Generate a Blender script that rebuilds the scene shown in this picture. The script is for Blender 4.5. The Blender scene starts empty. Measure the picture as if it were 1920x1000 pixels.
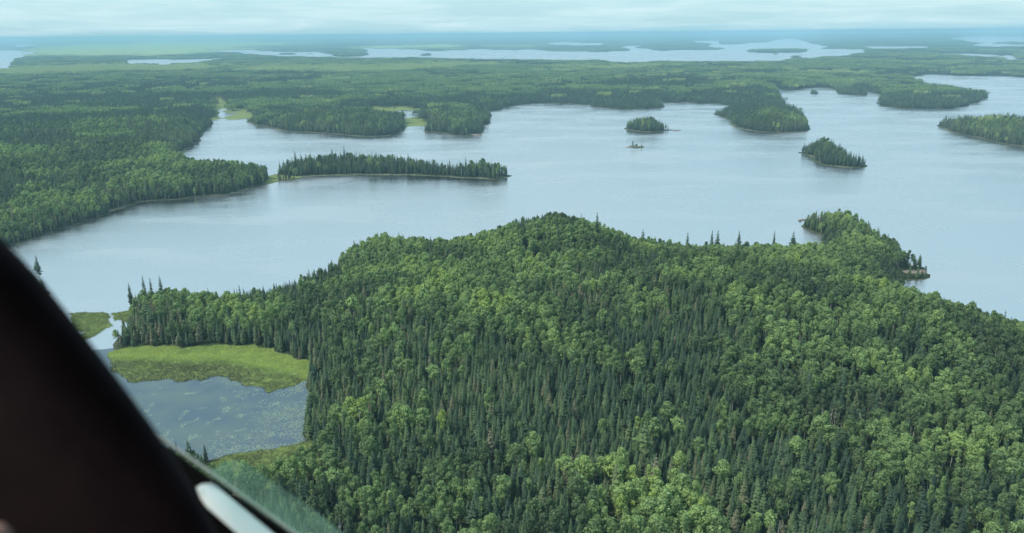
import bpy, bmesh, math, random
import numpy as np
from mathutils import Vector, Matrix
random.seed(7)
rng = np.random.default_rng(11)
R_ = math.radians
scene = bpy.context.scene
col = scene.collection

# ------------------------------------------------------------------ camera
CAM_H = 160.0
F = 1450.0                       # focal length in photo pixels (1920 wide)
PITCH, ROLL = 16.78, -0.52
cam_rot = Matrix.Rotation(R_(90 - PITCH), 3, 'X') @ Matrix.Rotation(R_(ROLL), 3, 'Z')
cam_mat = Matrix.Translation((0, 0, CAM_H)) @ cam_rot.to_4x4()
cd = bpy.data.cameras.new('camera')
cam = bpy.data.objects.new('camera', cd)
col.objects.link(cam)
cam.matrix_world = cam_mat
cd.sensor_width = 36.0
cd.lens = 36.0 * F / 1920.0
cd.clip_start = 0.02
cd.clip_end = 200000.0
cd.dof.use_dof = True
cd.dof.focus_distance = 500.0
cd.dof.aperture_fstop = 7.5
scene.camera = cam

# ------------------------------------------------------------------ sky, sun, exposure
SUN_EL, SUN_AZ = 50.0, -106.0      # azimuth clockwise from the view direction (+Y)
w = bpy.data.worlds.new('World'); scene.world = w; w.use_nodes = True
nt = w.node_tree; N = nt.nodes; L = nt.links
bg = N['Background']
sky = N.new('ShaderNodeTexSky'); sky.sky_type = 'NISHITA'; sky.sun_disc = False
sky.sun_elevation = R_(SUN_EL); sky.sun_rotation = R_(SUN_AZ)
sky.air_density = 1.0; sky.dust_density = 1.6; sky.ozone_density = 1.0
tc = N.new('ShaderNodeTexCoord')
sep = N.new('ShaderNodeSeparateXYZ'); L.new(tc.outputs['Generated'], sep.inputs[0])
def wmath(op, a, b=None, clamp=False):
    m = N.new('ShaderNodeMath'); m.operation = op; m.use_clamp = clamp
    for i, v in enumerate((a, b)):
        if v is None: continue
        if isinstance(v, (int, float)): m.inputs[i].default_value = v
        else: L.new(v, m.inputs[i])
    return m.outputs[0]
zz = wmath('ADD', wmath('MAXIMUM', sep.outputs['Z'], 0.0), 0.07)
comb = N.new('ShaderNodeCombineXYZ')
L.new(wmath('DIVIDE', sep.outputs['X'], zz), comb.inputs[0])
L.new(wmath('DIVIDE', sep.outputs['Y'], zz), comb.inputs[1])
nz = N.new('ShaderNodeTexNoise'); nz.inputs['Scale'].default_value = 0.55
nz.inputs['Detail'].default_value = 7; nz.inputs['Roughness'].default_value = 0.6
nz.inputs['Distortion'].default_value = 0.4
L.new(comb.outputs[0], nz.inputs['Vector'])
cover = wmath('MULTIPLY', wmath('SUBTRACT', nz.outputs['Fac'], 0.40), 3.4, True)
mixb = N.new('ShaderNodeMix'); mixb.data_type = 'RGBA'      # a thin veil over the whole sky
mixb.inputs['Factor'].default_value = 0.62
L.new(sky.outputs[0], mixb.inputs['A']); mixb.inputs['B'].default_value = (6.6, 10.9, 12.2, 1)
mixw = N.new('ShaderNodeMix'); mixw.data_type = 'RGBA'
L.new(wmath('MULTIPLY', cover, 0.55), mixw.inputs['Factor'])
L.new(mixb.outputs['Result'], mixw.inputs['A'])
mixw.inputs['B'].default_value = (8.8, 10.6, 10.9, 1)
L.new(mixw.outputs['Result'], bg.inputs['Color'])
bg.inputs['Strength'].default_value = 0.1

sl = bpy.data.lights.new('sun', 'SUN'); sl.energy = 3.3; sl.angle = R_(4.0)
sl.color = (1.0, 0.94, 0.82)
sun = bpy.data.objects.new('sun', sl); col.objects.link(sun)
az = R_(SUN_AZ)
sdir = Vector((math.sin(az) * math.cos(R_(SUN_EL)), math.cos(az) * math.cos(R_(SUN_EL)), math.sin(R_(SUN_EL))))
sun.rotation_euler = sdir.to_track_quat('Z', 'Y').to_euler()
sun.location = (0, -50, 400)
scene.view_settings.view_transform = 'Standard'
scene.view_settings.look = 'None'
scene.view_settings.exposure = 0.0
scene.view_settings.gamma = 1.0
scene.render.engine = 'CYCLES'
scene.cycles.use_denoising = True
scene.cycles.max_bounces = 6
scene.cycles.transparent_max_bounces = 8
scene.cycles.volume_bounces = 1
scene.cycles.sample_clamp_indirect = 6.0

# ------------------------------------------------------------------ helpers
def tag(o, label=None, cat=None, group=None, kind=None):
    if label: o['label'] = label
    if cat: o['category'] = cat
    if group: o['group'] = group
    if kind: o['kind'] = kind
    return o

def link(o, parent=None):
    col.objects.link(o)
    if parent is not None: o.parent = parent
    return o

def ray(u, v):
    return cam_rot @ Vector(((u - 960) / F, (500 - v) / F, -1.0))

def at(u, v, z=0.0, push=0.0):
    """ground point whose height is z and that the photograph shows at (u, v)"""
    d = ray(u, v)
    t = (CAM_H - z) / max(-d.z, 0.0012)
    x, y = d.x * t, d.y * t
    r = math.hypot(x, y)
    return (x * (r + push) / r, y * (r + push) / r)

def to_px(x, y, z):
    """arrays of world points to photo pixels"""
    M = np.array(cam_rot)
    P = np.stack([x, y, z - CAM_H], -1) @ M
    d = -P[..., 2]
    return 960 + F * P[..., 0] / d, 500 - F * P[..., 1] / d, d

def _hash(ix, iy, seed):
    h = (ix.astype(np.int64) * 374761393 + iy.astype(np.int64) * 668265263 + seed * 1442695041) & 0xFFFFFFFF
    h = ((h ^ (h >> 13)) * 1274126177) & 0xFFFFFFFF
    return ((h ^ (h >> 16)) & 0xFFFFFF) / float(0xFFFFFF)

def vnoise(x, y, wl, seed=0, octaves=1):
    tot = 0; amp = 1.0; s = 0
    for o in range(octaves):
        X, Y = x / wl + 1000.5, y / wl + 1000.5
        ix, iy = np.floor(X), np.floor(Y)
        fx, fy = X - ix, Y - iy
        fx = fx * fx * (3 - 2 * fx); fy = fy * fy * (3 - 2 * fy)
        a = _hash(ix, iy, seed + o); b = _hash(ix + 1, iy, seed + o)
        c = _hash(ix, iy + 1, seed + o); d = _hash(ix + 1, iy + 1, seed + o)
        tot = tot + amp * ((a * (1 - fx) + b * fx) * (1 - fy) + (c * (1 - fx) + d * fx) * fy)
        s += amp; amp *= 0.5; wl = wl * 0.47
    return tot / s

def sstep(a, b, x):
    t = np.clip((x - a) / (b - a), 0, 1)
    return t * t * (3 - 2 * t)

# ------------------------------------------------------------------ coastline
# (kind, [(u, v, height seen there, push outwards)])
def P(*pts):
    return [at(*p) for p in pts]
LAND, WATER = 1, 0
shapes = []
# the whole country beyond the lake
shapes.append((LAND, P(
    (-2600, 520), (-60, 482), (40, 455), (100, 432), (150, 418), (215, 398), (270, 377), (340, 373), (420, 367), (470, 356), (497, 347),
    (520, 340), (560, 336), (560, 331), (515, 331), (504, 331), (496, 312, 13), (470, 309, 14), (420, 305, 14), (370, 301, 14), (332, 297, 0), (352, 280), (372, 266), (385, 252),
    (392, 240), (396, 226), (420, 223), (470, 224), (471, 234), (520, 243), (600, 250), (680, 257), (725, 256),
    (755, 249), (763, 242), (762, 236), (797, 238), (797, 246), (850, 253), (885, 256), (905, 250), (906, 240), (917, 231), (918, 222), (917, 209),
    (942, 206), (948, 199), (990, 195), (1030, 194), (1075, 196), (1120, 200), (1160, 205), (1220, 204), (1243, 200), (1243, 192),
    (1290, 191), (1340, 193), (1375, 198), (1378, 206), (1352, 206, 6), (1336, 211), (1345, 215), (1365, 222), (1370, 234), (1382, 240),
    (1420, 247), (1480, 250), (1519, 246), (1517, 228, 12), (1506, 207, 12), (1490, 195, 14), (1472, 184, 14), (1460, 176, 4), (1456, 171),
    (1480, 168), (1520, 166), (1560, 166), (1563, 174), (1580, 178), (1610, 179), (1626, 177), (1626, 173), (1652, 175), (1655, 182), (1647, 192),
    (1652, 198), (1680, 202), (1720, 204), (1780, 204), (1822, 198), (1835, 192), (1868, 188), (1862, 180, 9), (1830, 167, 13),
    (1780, 160, 13), (1742, 158, 13), (1722, 152, 12), (1714, 146), (1724, 140), (1800, 141), (1930, 144), (2300, 150), (4300, 150),
    (4300, 61), (960, 61), (-2600, 61))))
# narrow wooded peninsula joined by the grassy spit
shapes.append((LAND, P((500, 345), (520, 338), (560, 332), (640, 329), (700, 327), (780, 329), (860, 334), (930, 336), (958, 332), (963, 326), (955, 312, 11),
    (940, 305, 13), (900, 305, 13), (860, 306, 13), (800, 301, 13), (740, 294, 13), (680, 292, 13), (640, 292, 13), (600, 293, 13),
    (560, 297, 13), (530, 303, 13), (514, 330))))
shapes.append((LAND, P((494, 344), (500, 332), (518, 326), (530, 330), (528, 339), (508, 343))))
# near headland
shapes.append((LAND, P((228, 658), (227, 600), (232, 580), (300, 528, 16), (400, 532, 16), (480, 520, 16), (560, 500, 16), (610, 482, 16, 10),
    (650, 450, 20, 30), (700, 440, 20, 40), (760, 444, 20, 40), (830, 442, 20, 30), (900, 436, 20, 40), (935, 420, 24, 55), (975, 400, 28, 70),
    (1040, 392, 34, 80), (1100, 396, 32, 75), (1130, 408, 28, 60), (1160, 425, 22, 40), (1200, 440, 18, 25), (1290, 446, 18, 15), (1400, 444, 18, 10),
    (1500, 442, 18, 5), (1535, 440, 16), (1545, 436, 2), (1520, 430), (1503, 413), (1512, 402, 8), (1545, 388, 18, 20), (1590, 390, 20, 30),
    (1640, 408, 18, 15), (1690, 438, 14), (1712, 470, 10), (1734, 500), (1732, 518), (1712, 525), (1680, 523), (1672, 530), (1720, 540, 12),
    (1800, 552, 15), (1880, 568, 15), (1935, 580, 15), (2300, 640, 15), (3200, 900), (3200, 1700), (960, 2400), (-900, 1700), (-200, 1000), (60, 1000), (180, 940), (300, 880), (385, 862),
    (420, 856), (500, 843), (560, 835), (584, 832), (588, 810), (596, 785), (584, 757), (574, 745), (572, 720), (574, 700), (578, 690),
    (520, 668), (470, 656), (330, 660))))
# small shore behind the pillar
shapes.append((LAND, P((-600, 560), (-100, 528), (75, 530), (88, 545), (84, 575), (60, 620), (40, 700), (-100, 800), (-600, 800))))
# islands
shapes.append((LAND, P((1170, 239), (1182, 245), (1210, 248), (1240, 248), (1258, 246), (1269, 244), (1262, 240, 3), (1252, 231, 12), (1225, 223, 13), (1195, 222, 13), (1174, 228, 10))))
shapes.append((LAND, P((1177, 275), (1185, 278), (1206, 278), (1207, 275), (1190, 273))))
shapes.append((LAND, P((1492, 286.0), (1518, 292.0), (1520, 297.0), (1526, 304.0), (1543, 311.0), (1582, 315.0), (1614, 315.0), (1636, 310.0), (1630, 302.0, 6), (1604, 286.0, 14),
    (1582, 271.0, 15), (1560, 260.0, 15), (1538, 257.0, 15), (1516, 263.0, 14), (1498, 274.0, 9))))
shapes.append((LAND, P((1744, 233), (1768, 242), (1820, 256), (1880, 270), (1930, 278), (2200, 300), (2300, 260), (2200, 228, 13), (1930, 217, 13), (1870, 214, 13), (1815, 216, 13), (1775, 224, 10))))
shapes.append((LAND, P((1516, 176), (1524, 178), (1532, 176), (1530, 173), (1519, 173))))
# waters far away
def far_water(*p):
    m = sum(q[1] for q in p) / len(p)
    shapes.append((WATER, P(*[q if len(q) > 2 else (q[0], q[1], 15 if q[1] > m and q[1] < 190 else 0) for q in p])))
def far_isle(*p):
    shapes.append((LAND, P(*p)))
far_water((740, 210, 0), (768, 207.5, 0), (785, 209.5, 0), (781, 220, 0), (764, 222, 0), (735, 224, 0))
far_water((300 + 100, 207), (300 + 126, 204.5), (430, 207), (418, 208), (440, 213), (424, 220), (415, 222), (404, 216), (420, 210), (404, 208.5))
far_water((-300, 91), (24, 93), (50, 99), (72, 100), (30, 112), (34, 118), (0, 127), (-40, 138), (-300, 150))
far_water((226, 114), (260, 111), (330, 112), (405, 109, 0), (430, 107), (395, 116, 8), (360, 120, 8), (300, 120, 8), (240, 121, 6))
far_water((330, 95), (420, 97), (480, 104, 12), (560, 107, 13), (640, 108, 14), (700, 109, 14), (790, 110, 8), (880, 113, 8), (960, 114, 9), (1050, 115, 9), (1120, 114, 9), (1180, 120, 9), (1235, 117, 9), (1350, 118, 9), (1455, 117, 9),
          (1510, 112, 8), (1590, 107, 6), (1602, 102), (1640, 94), (1600, 92), (1540, 92), (1536, 84), (1510, 79), (1495, 73), (1450, 74), (1440, 79), (1390, 83),
          (1330, 83), (1290, 91), (1240, 96), (1205, 92), (1180, 97), (1040, 97), (1020, 93), (960, 94), (900, 92), (820, 96), (795, 97),
          (770, 92), (740, 93), (695, 90), (676, 89), (690, 101), (650, 104), (600, 98), (500, 97), (440, 93))
far_isle((1260, 90), (1300, 88), (1360, 90), (1372, 93), (1340, 94), (1280, 93))
far_isle((1390, 98), (1440, 100), (1500, 99), (1530, 95), (1515, 92, 6), (1440, 91, 8), (1400, 94, 6))
far_isle((1452, 103), (1468, 104.5), (1468, 102), (1455, 101, 3))
far_isle((1485, 109), (1500, 111), (1512, 110), (1508, 107.5, 3), (1490, 107, 3))
far_isle((1450, 80), (1478, 81), (1470, 78, 5))
far_isle((500, 101), (540, 102.5), (580, 102), (560, 99, 4), (520, 99, 4))
far_isle((780, 105), (808, 106), (806, 103), (784, 103))
far_water((990, 81), (1060, 79), (1140, 82), (1128, 86, 4), (1060, 85, 4))
far_water((1170, 85), (1200, 84), (1210, 90), (1175, 89))
far_water((1300, 75), (1362, 76), (1350, 79), (1310, 78.5))
far_water((1744, 102), (1800, 99.5), (1872, 102), (1900, 105), (1860, 110, 6), (1800, 107, 6))
far_water((1876, 113), (1980, 110), (1990, 118), (1920, 117, 5))
far_water((1640, 67.5), (1724, 67), (1730, 70), (1650, 70))
far_water((1790, 71), (1850, 68), (2000, 70), (2000, 77), (1870, 76), (1835, 79), (1800, 75))
far_water((1620, 87), (1740, 85.5), (1745, 88), (1630, 89))
far_water((1810, 84), (1930, 82), (1940, 86), (1830, 87))
far_water((0, 84), (60, 83), (90, 85), (30, 87))
marsh_polys = [P(*q) for q in (
    ((228, 654), (330, 656), (440, 652), (505, 655), (540, 672), (580, 690), (574, 712), (540, 722), (505, 728), (492, 734), (478, 726), (455, 720), (420, 712), (390, 706),
     (350, 708), (330, 713), (300, 710), (265, 716), (235, 712), (215, 700), (190, 672)),
    ((130, 586), (192, 585), (206, 596), (200, 612), (186, 632), (168, 640), (150, 625)),
    ((208, 588), (230, 584), (229, 612), (212, 604)),
    ((386, 230), (478, 227), (480, 219), (455, 211), (434, 199), (426, 185), (402, 179), (390, 188), (396, 205), (398, 217)),
    ((336, 177), (345, 167), (388, 160), (396, 167), (372, 178), (352, 183)),
    ((750, 220), (762, 240), (797, 240), (806, 229), (779, 218)),
    ((676, 204), (760, 203), (798, 206), (786, 212), (748, 211), (748, 224), (690, 224)),
    ((498, 345), (512, 343), (520, 339), (545, 335), (640, 330.5), (640, 329.5), (540, 331), (520, 328), (505, 330), (502, 337)),
    ((380, 868), (430, 856), (500, 843), (560, 835), (586, 832), (600, 850), (585, 885), (540, 915), (480, 935), (400, 930), (360, 900)),
)]

def inpoly(poly, x, y):
    p = np.asarray(poly); ins = np.zeros(x.shape, bool)
    x0, y0 = p[:, 0], p[:, 1]; x1, y1 = np.roll(x0, -1), np.roll(y0, -1)
    bx = (x >= x0.min()) & (x <= x0.max()) & (y >= y0.min()) & (y <= y0.max())
    xs, ys = x[bx], y[bx]; k = np.zeros(xs.shape, bool)
    for a, b, c, d in zip(x0, y0, x1, y1):
        if b == d: continue
        m = (b > ys) != (d > ys)
        k ^= m & (xs < (c - a) * (ys - b) / (d - b) + a)
    ins[bx] = k
    return ins

def land_mask(x, y):
    m = np.zeros(x.shape, bool)
    for k, poly in shapes:
        m[inpoly(poly, x, y)] = bool(k)
    return m

# boundary pieces: drop polygon edges that have the same ground on both sides
segs = []
for k, poly in shapes:
    for i, a in enumerate(poly):
        b = poly[(i + 1) % len(poly)]
        Ls = math.hypot(b[0] - a[0], b[1] - a[1])
        rr = max(120.0, min(math.hypot(*a), math.hypot(*b)))
        n = int(min(40, max(1, round(Ls / (0.03 * rr)))))
        for j in range(n):
            p0 = (a[0] + (b[0] - a[0]) * j / n, a[1] + (b[1] - a[1]) * j / n)
            p1 = (a[0] + (b[0] - a[0]) * (j + 1) / n, a[1] + (b[1] - a[1]) * (j + 1) / n)
            segs.append((*p0, *p1))
segs = np.array(segs)
mid = (segs[:, :2] + segs[:, 2:]) / 2
dv = segs[:, 2:] - segs[:, :2]; ln = np.hypot(dv[:, 0], dv[:, 1]) + 1e-6
nv = np.stack([-dv[:, 1], dv[:, 0]], 1) / ln[:, None] * (0.002 * np.hypot(mid[:, 0], mid[:, 1]))[:, None]
ma = land_mask(mid[:, 0] + nv[:, 0], mid[:, 1] + nv[:, 1]); mb = land_mask(mid[:, 0] - nv[:, 0], mid[:, 1] - nv[:, 1])
segs = segs[(ma != mb) & (ln > 1e-3)].astype(np.float32)

def warp(x, y):
    r = np.hypot(x, y)
    a1 = 5.0 * sstep(0, 1, r / 400); a2 = 2.2
    a3 = 0.012 * r * sstep(900, 2500, r); wl = 1.0
    lx, ly = x, y
    X = x + a1 * (vnoise(lx, ly, 34, 5) - .5) * 2 + a2 * (vnoise(lx, ly, 9, 8) - .5) * 2
    Y = y + a1 * (vnoise(lx, ly, 34, 6) - .5) * 2 + a2 * (vnoise(lx, ly, 9, 9) - .5) * 2
    # far away the coast wanders at a coarser scale
    th = np.arctan2(x, y) * 60; lr = np.log(r + 1) * 30
    X = X + a3 * (vnoise(th, lr, 1.0, 15, 2) - .5) * 2
    Y = Y + a3 * (vnoise(th, lr, 1.0, 16, 2) - .5) * 5
    return X, Y

NA, ND = 880, 900
AZM = R_(44.0)
azs = np.linspace(-AZM, AZM, NA)
D0, D1 = R_(46.0), R_(0.22)
deps = np.linspace(D0, D1, ND)
rads = CAM_H / np.tan(deps)

def signed(x, y):
    qx, qy = warp(x, y)
    m = land_mask(qx, qy)
    qx = qx.astype(np.float32); qy = qy.astype(np.float32)
    best = np.full(qx.shape, 1e12, np.float32)
    for a, b, c, d in segs:
        ex, ey = c - a, d - b
        t = np.clip(((qx - a) * ex + (qy - b) * ey) / (ex * ex + ey * ey + 1e-9), 0, 1)
        dx = qx - a - t * ex; dy = qy - b - t * ey
        np.minimum(best, dx * dx + dy * dy, out=best)
    s = np.sqrt(best)
    return np.where(m, s, -s)

hn_a, hn_d = NA // 2, ND // 2
haz = np.linspace(-AZM, AZM, hn_a); hdp = np.linspace(D0, D1, hn_d); hr = CAM_H / np.tan(hdp)
HA, HR = np.meshgrid(haz, hr)
S_half = signed(HR * np.sin(HA), HR * np.cos(HA))
# keep the signed distance usable for interpolation: clip to 6 % of the range
S_half = np.clip(S_half, -0.08 * HR - 20, 0.12 * HR + 60)

def s_at(x, y):
    r = np.hypot(x, y); a = np.arctan2(x, y); d = np.arctan2(CAM_H, r)
    fi = np.clip((a + AZM) / (2 * AZM) * (hn_a - 1), 0, hn_a - 1.001)
    fj = np.clip((D0 - d) / (D0 - D1) * (hn_d - 1), 0, hn_d - 1.001)
    i, j = fi.astype(int), fj.astype(int); fi = fi - i; fj = fj - j
    return (S_half[j, i] * (1 - fi) + S_half[j, i + 1] * fi) * (1 - fj) + (S_half[j + 1, i] * (1 - fi) + S_half[j + 1, i + 1] * fi) * fj

def marsh_at(x, y):
    qx, qy = warp(x, y)
    m = np.zeros(x.shape, bool)
    near = (np.hypot(x, y) < 700) * 1.0
    qx = qx + near * 3.2 * (vnoise(x, y, 5.5, 95, 2) - .5); qy = qy + near * 6 * (vnoise(x, y, 5.5, 96, 2) - .5)
    for p in marsh_polys: m |= inpoly(p, qx, qy)
    return m

hills = [(*at(1040, 425, 20), 7.5, 42), (*at(965, 430, 20), 8.5, 24), (*at(1115, 430, 18), 8.5, 30), (*at(740, 452, 12), 8.5, 32), (*at(670, 455, 12), 7, 22), (*at(850, 470, 10), 3, 30), (*at(1130, 540, 10), 5, 90), (*at(1580, 405, 12), 7, 38),
         (*at(1650, 480, 10), 6, 45), (*at(1500, 620, 8), 9, 80), (*at(1750, 640, 8), 9, 80), (*at(1460, 215, 8), 9, 110), (*at(1560, 285, 8), 5, 30),
         (*at(200, 240, 10), 10, 250), (*at(600, 225, 10), 6, 120), (*at(1210, 160, 10), 14, 300)]

def height(x, y, s):
    r = np.hypot(x, y)
    base = np.where(s > 0, 0.25 + 1.1 * sstep(0, 9, s), -4 * sstep(0, 30, -s))
    inl = sstep(6, 75, s)
    h = 4.5 * vnoise(x, y, 150, 21, 2)
    for hx, hy, hh, hs in hills:
        h = h + hh * np.exp(-((x - hx) ** 2 + (y - hy) ** 2) / (2 * hs * hs))
    farf = sstep(1800, 5000, r)
    h = h + farf * 5 * vnoise(x, y, 900, 25, 2) * sstep(40, 500, s)
    vf = sstep(14000, 30000, r)
    h = h + vf * (26 * vnoise(x, y, 7000, 27, 3) + 30 * sstep(0.2, 0.5, np.arctan2(x, y))) * sstep(100, 1500, s)
    return base + h * inl * (s > 0)

def broad(x, y):
    """share of broadleaved trees in the stand"""
    n = vnoise(x, y, 62, 31, 3)
    n = n + (vnoise(x, y, 210, 37, 2) - .5) * .7 * sstep(500, 1200, np.hypot(x, y))
    p = .07 + .88 * sstep(0.40, 0.54, n)
    for u, v, hh, du, val in stands:
        cx, cy = at(u, v, hh)
        rr = math.hypot(cx, cy); sg = du * rr / F
        wgt = np.exp(-((x - cx) ** 2 + (y - cy) ** 2) / (2 * sg * sg))
        wgt = np.clip(wgt * 1.5, 0, 1)
        p = p * (1 - wgt) + val * wgt
    return p
painted_sun_belts = [(-60, 134, 260, 8, 1), (170, 130, 230, 9, 1), (330, 128, 130, 8, .9), (60, 98, 150, 5, .9), (250, 96, 230, 10, 1), (330, 86, 230, 6, 1), (420, 80, 120, 4, .6),
              (560, 128, 160, 7, .8), (700, 131, 130, 8, .75), (820, 123, 160, 6, .8), (780, 88, 170, 4, .7), (900, 87, 200, 3, .5), (1150, 127, 120, 5, .75), (1260, 141, 70, 4, .7), (1560, 137, 70, 3, 1),
              (1040, 135, 90, 5, .6), (1420, 133, 80, 4, .5), (640, 150, 60, 5, .6), (950, 146, 90, 6, .5), (1180, 152, 80, 5, .5), (1700, 118, 120, 4, .4), (380, 160, 25, 4, .5)]  # sunlight between cloud shadows, painted as paler ground and trees
def painted_sun_at(x, y):
    """far sunlit belts between cloud shadows, painted as paler ground and wood"""
    a = np.arctan2(x, y); lr = np.log(np.hypot(x, y) + 1)
    n = vnoise(a * 30, lr * 26, 1.0, 91, 4)
    v = np.zeros(np.shape(x))
    for u0, v0, du, dv_, k in painted_sun_belts:
        c0 = np.array(at(u0, v0, 8)); c1 = np.array(at(u0 + du, v0, 8)); c2 = np.array(at(u0, v0 - dv_, 8)); c3 = np.array(at(u0, v0 + dv_, 8))
        ca = math.atan2(*c0); wa = abs(math.atan2(*c1) - ca); lc = math.log(math.hypot(*c0))
        up = math.log(math.hypot(*c2)) - lc; dn_ = lc - math.log(math.hypot(*c3))
        q = ((a - ca) / wa) ** 2 + np.where(lr > lc, (lr - lc) / up, (lr - lc) / dn_) ** 2
        v = np.maximum(v, k * np.exp(-np.minimum(q, 30) * .9))
    return sstep(.30, .62, v + (n - .5) * .75)
stands = [(1560, 285, 10, 45, .12), (1215, 238, 10, 40, .1), (1850, 240, 10, 110, .2), (1760, 185, 10, 90, .15), (1450, 225, 10, 50, .45), (330, 230, 10, 60, .15), (385, 215, 10, 40, .1), (180, 190, 10, 130, .2), (230, 340, 10, 50, .3),
    (600, 240, 10, 130, .15), (850, 235, 10, 60, .2), (1150, 190, 10, 110, .2), (1360, 205, 10, 40, .1), (1240, 165, 10, 60, .05),
  # u, v, height, size px, broadleaf share
    (1000, 600, 20, 55, 1.0), (1090, 640, 20, 50, 1.0), (1170, 680, 18, 35, 0.95), (1430, 590, 20, 60, 1.0), (1560, 620, 20, 60, .85), (1700, 600, 20, 90, .8), (1850, 640, 18, 90, .75),
    (1650, 500, 20, 55, 1.0), (1560, 470, 20, 60, .95), (1570, 405, 14, 30, .9), (1640, 430, 14, 30, .7), (1350, 500, 20, 80, .9), (1050, 450, 20, 60, .85), (960, 480, 20, 50, .85), (830, 470, 18, 50, .7), (700, 470, 18, 45, .6),
    (400, 580, 12, 50, .85), (500, 570, 14, 50, .8), (280, 600, 10, 30, .25), (640, 560, 14, 60, .6),
    (1000, 760, 15, 100, .05), (1130, 730, 15, 60, .05), (900, 700, 15, 70, .12), (1230, 800, 15, 60, .1), (1330, 780, 15, 60, .15), (620, 740, 12, 40, .05), (720, 720, 12, 50, .15), (650, 820, 12, 50, .3),
    (800, 900, 15, 70, .9), (880, 980, 15, 50, .95), (1240, 940, 15, 75, 1.0), (1130, 900, 15, 30, .7), (1000, 900, 15, 55, .08), (1050, 990, 15, 50, .1), (700, 930, 12, 60, .75),
    (1450, 880, 15, 90, .1), (1600, 930, 15, 100, .12), (1720, 800, 15, 90, .95), (1850, 820, 15, 60, .9), (1640, 840, 15, 45, .9), (1500, 700, 15, 80, .75), (1420, 960, 15, 30, .8), (1850, 940, 15, 60, .6),
    (1600, 770, 15, 30, .1), (310, 335, 12, 40, .85), (400, 330, 12, 40, .45), (60, 400, 12, 60, .45), (150, 300, 12, 70, .35), (100, 230, 15, 90, .35), (600, 320, 8, 80, .15), (800, 315, 8, 80, .15), (1450, 210, 14, 40, .7),
]

# ------------------------------------------------------------------ materials
def mat(name, rough=0.9):
    m = bpy.data.materials.new(name); m.use_nodes = True
    b = m.node_tree.nodes['Principled BSDF']; b.inputs['Roughness'].default_value = rough
    return m, m.node_tree, b

def node(nt, t, **kw):
    n = nt.nodes.new(t)
    for k, v in kw.items(): setattr(n, k, v)
    return n

def noise_ramp(nt, scale, stops, detail=4, coord='Object', rough=0.6, vec=None):
    n = node(nt, 'ShaderNodeTexNoise'); n.inputs['Scale'].default_value = scale
    n.inputs['Detail'].default_value = detail; n.inputs['Roughness'].default_value = rough
    if vec is None:
        t = node(nt, 'ShaderNodeTexCoord'); nt.links.new(t.outputs[coord], n.inputs['Vector'])
    else: nt.links.new(vec, n.inputs['Vector'])
    r = node(nt, 'ShaderNodeValToRGB'); nt.links.new(n.outputs['Fac'], r.inputs[0])
    while len(r.color_ramp.elements) < len(stops): r.color_ramp.elements.new(0.5)
    for e, (p, c) in zip(r.color_ramp.elements, stops):
        e.position = p; e.color = (*c, 1) if len(c) == 3 else c
    return r.outputs[0], n

def mixc(nt, fac, a, b, blend='MIX'):
    m = node(nt, 'ShaderNodeMix', data_type='RGBA', blend_type=blend)
    for s, v in (('Factor', fac), ('A', a), ('B', b)):
        if isinstance(v, tuple): m.inputs[s].default_value = (*v, 1)
        elif isinstance(v, (int, float)): m.inputs[s].default_value = v
        else: nt.links.new(v, m.inputs[s])
    return m.outputs['Result']

def foliage(name, ramp, trans=0.25, hue_attr='tint', geo_attr=None):
    """leaf material: each tree reads its own tint, leaves vary in brightness"""
    m, nt, b = mat(name, 0.75)
    b.inputs['Specular IOR Level'].default_value = 0.15
    a = node(nt, 'ShaderNodeAttribute', attribute_type='GEOMETRY' if geo_attr else 'INSTANCER', attribute_name=geo_attr or hue_attr)
    r = node(nt, 'ShaderNodeValToRGB')
    while len(r.color_ramp.elements) < len(ramp): r.color_ramp.elements.new(0.5)
    for e, (p, c) in zip(r.color_ramp.elements, ramp): e.position = p; e.color = (*c, 1)
    nt.links.new(a.outputs['Fac'], r.inputs[0])
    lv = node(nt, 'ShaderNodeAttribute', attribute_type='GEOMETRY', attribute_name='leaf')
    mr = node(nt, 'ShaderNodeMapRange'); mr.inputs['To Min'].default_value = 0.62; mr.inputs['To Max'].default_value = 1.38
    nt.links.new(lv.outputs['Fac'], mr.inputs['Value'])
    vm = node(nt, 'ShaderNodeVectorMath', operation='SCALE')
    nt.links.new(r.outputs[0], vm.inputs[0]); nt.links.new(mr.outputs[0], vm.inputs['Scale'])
    nt.links.new(vm.outputs[0], b.inputs['Base Color'])
    tr = node(nt, 'ShaderNodeBsdfTranslucent'); nt.links.new(vm.outputs[0], tr.inputs['Color'])
    mx = node(nt, 'ShaderNodeMixShader'); mx.inputs[0].default_value = trans
    nt.links.new(b.outputs[0], mx.inputs[1]); nt.links.new(tr.outputs[0], mx.inputs[2])
    nt.links.new(mx.outputs[0], nt.nodes['Material Output'].inputs['Surface'])
    return m

RAMP_SPRUCE = [(0.0, (.038, .064, .042)), (0.35, (.060, .098, .054)), (0.7, (.095, .142, .062)), (1.0, (.140, .135, .085))]
RAMP_ASPEN = [(0.0, (.110, .160, .080)), (0.3, (.175, .255, .105)), (0.6, (.265, .375, .145)), (0.85, (.330, .440, .150)), (1.0, (.350, .450, .110))]
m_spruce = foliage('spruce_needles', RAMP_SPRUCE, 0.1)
m_aspen = foliage('aspen_leaves', RAMP_ASPEN, 0.3)
m_spruce_far = foliage('spruce_needles_distant', [(0, (.028, .050, .036)), (1, (.060, .092, .052))], 0.1, geo_attr='tint')
m_aspen_far = foliage('aspen_leaves_distant', [(0.0, (.075, .120, .070)), (0.3, (.13, .205, .095)), (0.6, (.21, .325, .130)), (0.8, (.33, .44, .16)), (1.0, (.50, .56, .22))], 0.3, geo_attr='tint')  # palest stops paint sunlight onto the trees of the far belts

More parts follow.
